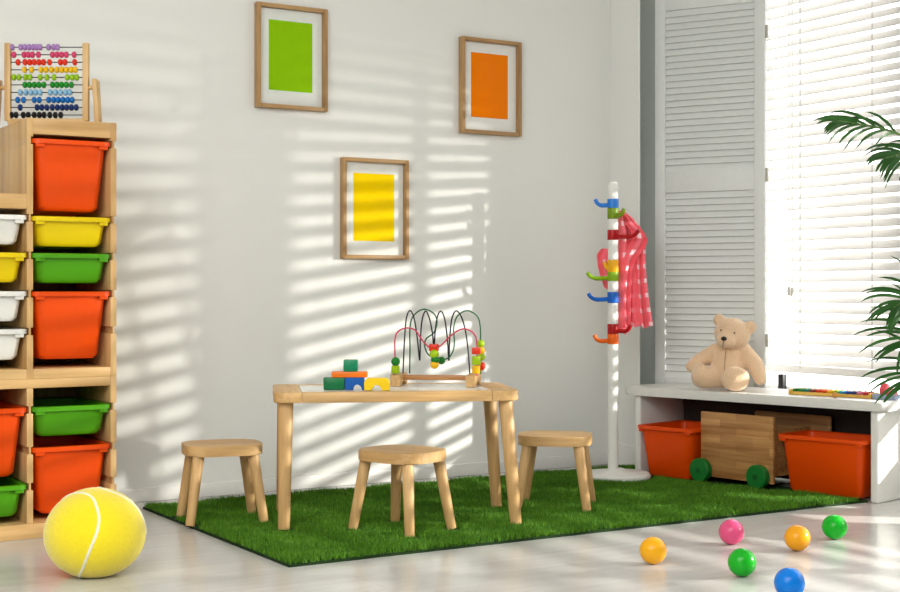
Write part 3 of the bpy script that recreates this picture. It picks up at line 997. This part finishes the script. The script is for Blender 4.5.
SLAT = slat_mat()
XBL = 4.685
bdn = thing('venetian_blind', 'wide white venetian blind hanging bright in front of the window', 'blind', (XBL, 3.2, .44))
YB0, YB1 = 1.3, 5.0
m = MB()
PITCH = .047; TILT = radians(52)
zz = .508
while zz < 2.46:
    # slightly curved slat, outer edge up
    for k in range(1):
        m.box((0, (YB0 + YB1) / 2 - 3.2, zz - .44), (.046, YB1 - YB0, .0022), rot=(0, -TILT, 0))
    zz += PITCH
m.build('slats', SLAT, bdn)
MB().b2((-.026, YB0 - 3.2, .012), (.026, YB1 - 3.2, .046), bev=.006).build('bottom_rail', SLAT, bdn)
MB().b2((-.03, YB0 - 3.2, 2.03), (.03, YB1 - 3.2, 2.08), bev=.003).build('head_rail', SLAT, bdn)
for y in (4.60, 4.18, 3.2, 2.2):
    c1 = MB()
    c1.b2((-.0265, y - 3.2 - .0012, .03), (-.0245, y - 3.2 + .0012, 2.04)).b2((.0245, y - 3.2 - .0012, .03), (.0265, y - 3.2 + .0012, 2.04))
    c1.build('ladder_cord', plain('cord_grey', (190, 190, 188), .8), bdn)
tas = MB(); tas.cone((-.03, 4.645 - 3.2, .40), (-.03, 4.645 - 3.2, .36), .006, .008, n=12).cone((-.03, 4.665 - 3.2, .405), (-.03, 4.665 - 3.2, .365), .006, .008, n=12)
tas.build('tassel', plain('tassel_grey', (206, 204, 198), .5), bdn)
cd = MB(); cd.cone((-.03, 4.645 - 3.2, .40), (-.03, 4.645 - 3.2, 2.04), .0012, n=6).cone((-.03, 4.665 - 3.2, .405), (-.03, 4.665 - 3.2, 2.04), .0012, n=6)
cd.build('pull_cord', plain('pull_cord', (220, 220, 218), .7), bdn)

# ================================================================== BALL CUSHION
FELT = plain('yellow_felt', (246, 224, 32), .95, .1, bump=.6, bscale=120, var=.06, sheen=.6)
bp = at(95, 533, 4.08)
bc = thing('ball_cushion', 'large yellow plush tennis ball cushion on the floor before the storage unit', 'cushion', (bp.x, bp.y, .0), -YAW + radians(14.2))
m = MB(); m.ball((0, 0, 0), 1, 56)
RBX, RBZ = .1455, .131


def squash(vv):
    n = vv.normalized()
    z = n.z
    r = RBX * (1 - .02 * z)
    zz_ = RBZ * z
    if zz_ < -RBZ * .93: zz_ = -RBZ * .93 - (abs(zz_) - RBZ * .93) * .1
    return Vector((n.x * r, n.y * r, zz_))


for v_ in m.bm.verts: v_.co = squash(v_.co)
zmin = min(v_.co.z for v_ in m.bm.verts)
m.build('cushion_body', FELT, bc, (0, 0, -zmin))
# the seam of a tennis ball as a raised tape along its curve
FP = [(-.07, .88), (.03, .70), (.075, .48), (.04, .2), (-.10, -.2), (-.22, -.6), (-.29, -.88)]
SPH = [Vector((x, -sqrt(max(0, 1 - x * x - z * z)), z)) for x, z in FP]
SPH += [Vector(p).normalized() for p in ((-.1, .3, -.95), (.35, .6, -.75), (.75, .5, -.4), (.95, .05, -.05), (.95, -.14, .28), (.80, -.16, .57), (.52, -.2, .83), (.18, -.12, .97), (.02, .4, .9), (-.15, .85, .5), (-.5, .85, .25), (-.75, .6, .4), (-.62, .2, .75), (-.30, -.2, .93))]
raw = smooth_path(SPH[-1:] + SPH + SPH[:1] + SPH[1:2], 12)[12:12 + 12 * len(SPH)]
NS = len(raw)
cur = [p.normalized() for p in raw]
bm = bmesh.new(); L0 = []
for i, p in enumerate(cur):
    tn = (cur[(i + 1) % NS] - cur[i - 1]).normalized(); s__ = p.cross(tn).normalized()
    row = []
    for wv, lift in ((-.030, .998), (-.018, 1.012), (.018, 1.012), (.030, .998)):
        row.append(bm.verts.new(squash(p + s__ * wv) * lift))
    L0.append(row)
for i in range(NS):
    a, b = L0[i], L0[(i + 1) % NS]
    for k in range(3): bm.faces.new((a[k], a[k + 1], b[k + 1], b[k]))
bmesh.ops.recalc_face_normals(bm, faces=bm.faces[:])
me = bpy.data.meshes.new('seam'); bm.to_mesh(me); bm.free()
link('seam', me, plain('seam_white', (240, 238, 214), .9, bump=.4, bscale=120), bc, (0, 0, -zmin), ang=180)

# ================================================================== PLAY BALLS
for (x, y), rgb, lb in (((2.730, 3.302), (246, 176, 24), 'orange-yellow plastic ball on the floor, leftmost of the small balls'),
                        ((3.157, 3.422), (226, 84, 132), 'pink plastic ball on the floor near the rug edge'),
                        ((2.830, 3.023), (22, 172, 34), 'green plastic ball on the floor below the pink ball'),
                        ((3.260, 3.230), (246, 168, 28), 'orange-yellow plastic ball between the pink and the farther green ball'),
                        ((3.517, 3.316), (20, 176, 38), 'green plastic ball farthest right on the floor, nearest the bench'),
                        ((2.741, 2.745), (8, 122, 220), 'blue plastic ball on the floor, nearest to the viewer')):
    m = MB(); m.ball((0, 0, .041), .041, 40)
    for v_ in m.bm.verts:      # moulding seam
        if abs(v_.co.z - .041) < .001:
            v_.co.x *= 1.004; v_.co.y *= 1.004
    o = m.build('play_ball', plain('ball_plastic', rgb, .22, var=.02), None, (x, y, 0), ang=180)
    tag(o, lb, 'ball', 'small plastic play balls on the floor')

# ================================================================== PALM
LEAF = plain('palm_leaf', (44, 92, 34), .45, var=.35, bscale=14)
STEM = plain('palm_stem', (92, 124, 60), .5)
pp = Vector((4.12, 3.10, 0))
pot_h = .30
pl = thing('potted_palm', 'green palm with feathery fronds reaching in from the right edge, over the bench', 'palm', (pp.x, pp.y, 0))
MB().lathe([(0, 0), (.11, 0), (.118, .01), (.15, pot_h - .03), (.156, pot_h - .03), (.156, pot_h), (.142, pot_h), (.136, pot_h - .03), (0, pot_h - .03)]).build('pot', plain('pot_white', (220, 218, 212), .4), pl)
MB().lathe([(0, pot_h - .02), (.13, pot_h - .022), (.13, pot_h - .029), (0, pot_h - .029)], n=24).build('soil', plain('soil', (60, 44, 34), .95, bump=.8), pl)


def frond(P, n, lmax, droop, spread=1.0, start=.25, seed=0, wid=.0058, upn=None):
    rnd = random.Random(seed)
    pts = smooth_path([Vector(p) - pp for p in P], 12)
    o = MB().tube(pts, [.006 * (1 - .75 * i / (len(pts) - 1)) + .0012 for i in range(len(pts))], 6).build('stem', STEM, pl)
    m = MB(); bm = m.bm
    N_ = len(pts) - 1
    for k in range(n):
        t = start + (1 - start) * (k + .5) / n
        i = min(int(t * N_), N_ - 1); f_ = t * N_ - i
        p = pts[i].lerp(pts[i + 1], f_); tg = (pts[i + 1] - pts[i]).normalized()
        side = tg.cross(Vector((-.5, -.6, .62))).normalized(); upv = side.cross(tg)
        tt = (t - start) / (1 - start)
        L_ = lmax * (.55 + .45 * sin(pi * min(1, tt * .9 + .12))) * (1 - .35 * tt) * rnd.uniform(.88, 1.08)
        for sg in (-1, 1):
            d0 = (side * sg * spread * (1 - .3 * tt) + tg * (.5 + .6 * tt) + upv * rnd.uniform(.0, .22)).normalized()
            vz = rnd.uniform(-.25, .5)
            prev = None; q = p.copy(); d = d0.copy(); S_ = 8
            for s in range(S_ + 1):
                u = s / S_
                wv = wid * (sin(pi * min(.999, .12 + .88 * u)) ** .7) * (1 if u < .98 else .1)
                wdir = d.cross(Vector((.62, .74, vz))).normalized()
                cur_ = (bm.verts.new(q - wdir * wv), bm.verts.new(q + wdir * wv))
                if prev: bm.faces.new((prev[0], prev[1], cur_[1], cur_[0]))
                prev = cur_
                d = (d + Vector((0, 0, -1)) * droop * rnd.uniform(.8, 1.2) / S_ * (.4 + 1.4 * u)).normalized()
                q = q + d * (L_ / S_)
    me = bpy.data.meshes.new('frond'); bm.to_mesh(me); bm.free()
    return link('frond', me, LEAF, pl, ang=180)


crown = Vector((pp.x, pp.y, pot_h))
frond([crown, at(985, 330, 5.0), at(970, 200, 4.98), at(932, 152, 4.97), at(890, 131, 4.96), at(856, 124, 4.95), at(838, 121, 4.94)], 9, .20, 1.0, .38, .62, 1)
frond([crown, at(1000, 330, 5.05), at(985, 220, 5.05), at(950, 168, 5.05), at(912, 155, 5.04), at(885, 158, 5.04)], 12, .23, 1.3, .7, .55, 2)
frond([crown, at(990, 420, 5.0), at(968, 348, 4.95), at(938, 308, 4.92), at(910, 300, 4.9), at(893, 308, 4.88)], 12, .25, 1.0, .6, .5, 3)
frond([crown, at(990, 420, 5.0), at(968, 370, 4.95), at(940, 336, 4.9), at(915, 336, 4.86), at(900, 348, 4.84)], 12, .29, .8, .8, .45, 4)
frond([crown, at(985, 440, 5.0), at(960, 395, 4.92), at(935, 368, 4.88), at(914, 374, 4.85), at(903, 388, 4.83)], 11, .26, .8, .8, .45, 5)
frond([crown, at(1010, 300, 5.1), at(1000, 150, 5.1), at(960, 90, 5.1), at(925, 75, 5.1)], 14, .24, 1.4, .7, .5, 6)

# ================================================================== GRASS BLADES
rng = np.random.default_rng(3)
NB = 200000
W_, D_ = RX1 - RX0, RY1 - RY0
bx = rng.uniform(0.004, W_ - .004, NB); by = rng.uniform(0.004, D_ - .004, NB)
ang = rng.uniform(0, 2 * pi, NB); hh = rng.uniform(.012, .022, NB) + .005 * np.sin(bx * 17 + by * 9) * np.sin(by * 23)
ln = rng.uniform(0, .012, NB); la = rng.uniform(0, 2 * pi, NB)
wd = rng.uniform(.0012, .0024, NB)
# no blades grow through what stands on the rug
keep = np.ones(NB, bool)
bpy.context.view_layer.update()
PX_, PY_ = bx + RX0, by + RY0
for root, rad in ((tb, .0225), (st, .0185), (s2, .0185), (s3, .0185)):
    for ch in root.children:
        if ch.name.split('.')[0] == 'leg':
            a_ = ch.matrix_world.translation; b_ = ch.matrix_world @ Vector(ch['axis'])
            for k in range(3):
                q_ = a_.lerp(b_, .03 * k / b_.z if False else k * .012 / max(.05, b_.z - a_.z))
                keep &= (PX_ - q_.x) ** 2 + (PY_ - q_.y) ** 2 > (rad + .020) ** 2
keep &= (PX_ - cs.location.x - .015) ** 2 + (PY_ - cs.location.y + .01) ** 2 > .162 ** 2
du = (PX_ - RB.x) * bE.x + (PY_ - RB.y) * bE.y
dv_ = (PX_ - RB.x) * bV.x + (PY_ - RB.y) * bV.y
keep &= ~((dv_ > -.03) & (du > -1.18) & (du < .06))
keep &= ~((dv_ > -.085) & (du > -1.14) & (du < -.775))
keep &= ~((dv_ > -.075) & (du > -.85) & (du < -.41))
bx, by, ang, hh, ln, la, wd = (q_[keep] for q_ in (bx, by, ang, hh, ln, la, wd))
NB = len(bx)
co = np.empty((NB, 3, 3), np.float32)
co[:, 0] = np.stack([bx - wd * np.cos(ang), by - wd * np.sin(ang), np.full(NB, .007)], 1)
co[:, 1] = np.stack([bx + wd * np.cos(ang), by + wd * np.sin(ang), np.full(NB, .007)], 1)
co[:, 2] = np.stack([bx + ln * np.cos(la), by + ln * np.sin(la), .007 + hh], 1)
me = bpy.data.meshes.new('grass_pile')
me.vertices.add(NB * 3); me.vertices.foreach_set('co', co.ravel())
me.loops.add(NB * 3); me.loops.foreach_set('vertex_index', np.arange(NB * 3, dtype=np.int32))
me.polygons.add(NB); me.polygons.foreach_set('loop_start', np.arange(0, NB * 3, 3, dtype=np.int32))
me.update()
at_ = me.attributes.new('tone', 'FLOAT', 'POINT')
at_.data.foreach_set('value', np.repeat(rng.uniform(0, 1, NB), 3).astype(np.float32))
me.materials.append(grass_mat())
pile = bpy.data.objects.new('grass_pile', me); COL.objects.link(pile); pile.parent = rug; pile['kind'] = 'stuff'

# ================================================================== LIGHT
w_ = bpy.data.worlds.new('daylight'); bpy.context.scene.world = w_
w_.use_nodes = True
bg = w_.node_tree.nodes['Background']
bg.inputs[0].default_value = (1.0, .99, .97, 1); bg.inputs[1].default_value = 3.6


def lamp(name, kind, loc, target, energy, color=(1, 1, 1), **kw):
    l = bpy.data.lights.new(name, kind); l.energy = energy; l.color = color
    for k, v_ in kw.items(): setattr(l, k, v_)
    o = bpy.data.objects.new(name, l); COL.objects.link(o)
    o.location = loc
    o.rotation_euler = (Vector(target) - Vector(loc)).to_track_quat('-Z', 'Y').to_euler()
    return o


lamp('sun_lamp', 'SPOT', (7.0, .9, 1.56), (3.3, 4.2, -.78), 2100, (1, .95, .86), spot_size=radians(62), spot_blend=.75, shadow_soft_size=.028)
lamp('ceiling_fill', 'AREA', (0.5, 1.8, 2.68), (1.9, 3.6, 0), 118, (1, .99, .97), shape='RECTANGLE', size=3.0, size_y=2.2)  # unseen soft fill under the ceiling, added to lift the whole room
lamp('side_fill', 'AREA', (-1.6, .6, 2.0), (2.2, 4.8, .6), 38, (1, .98, .95), shape='RECTANGLE', size=1.8, size_y=1.4)  # unseen fill panel left of the camera, added to soften shadows

# ================================================================== CAMERA
cam = bpy.data.cameras.new('camera'); co_ = bpy.data.objects.new('camera', cam); COL.objects.link(co_)
co_.location = (0, 0, EYE); co_.rotation_euler = (pi / 2, 0, -YAW)
cam.sensor_width = 36; cam.lens = 36 * FPX / 900
cam.shift_y = -6 / 900
cam.clip_start = .05
sc = bpy.context.scene
sc.camera = co_
sc.view_settings.view_transform = 'Standard'
sc.view_settings.look = 'None'
sc.view_settings.exposure = 0.14
sc.cycles.use_denoising = True
sc.cycles.max_bounces = 8
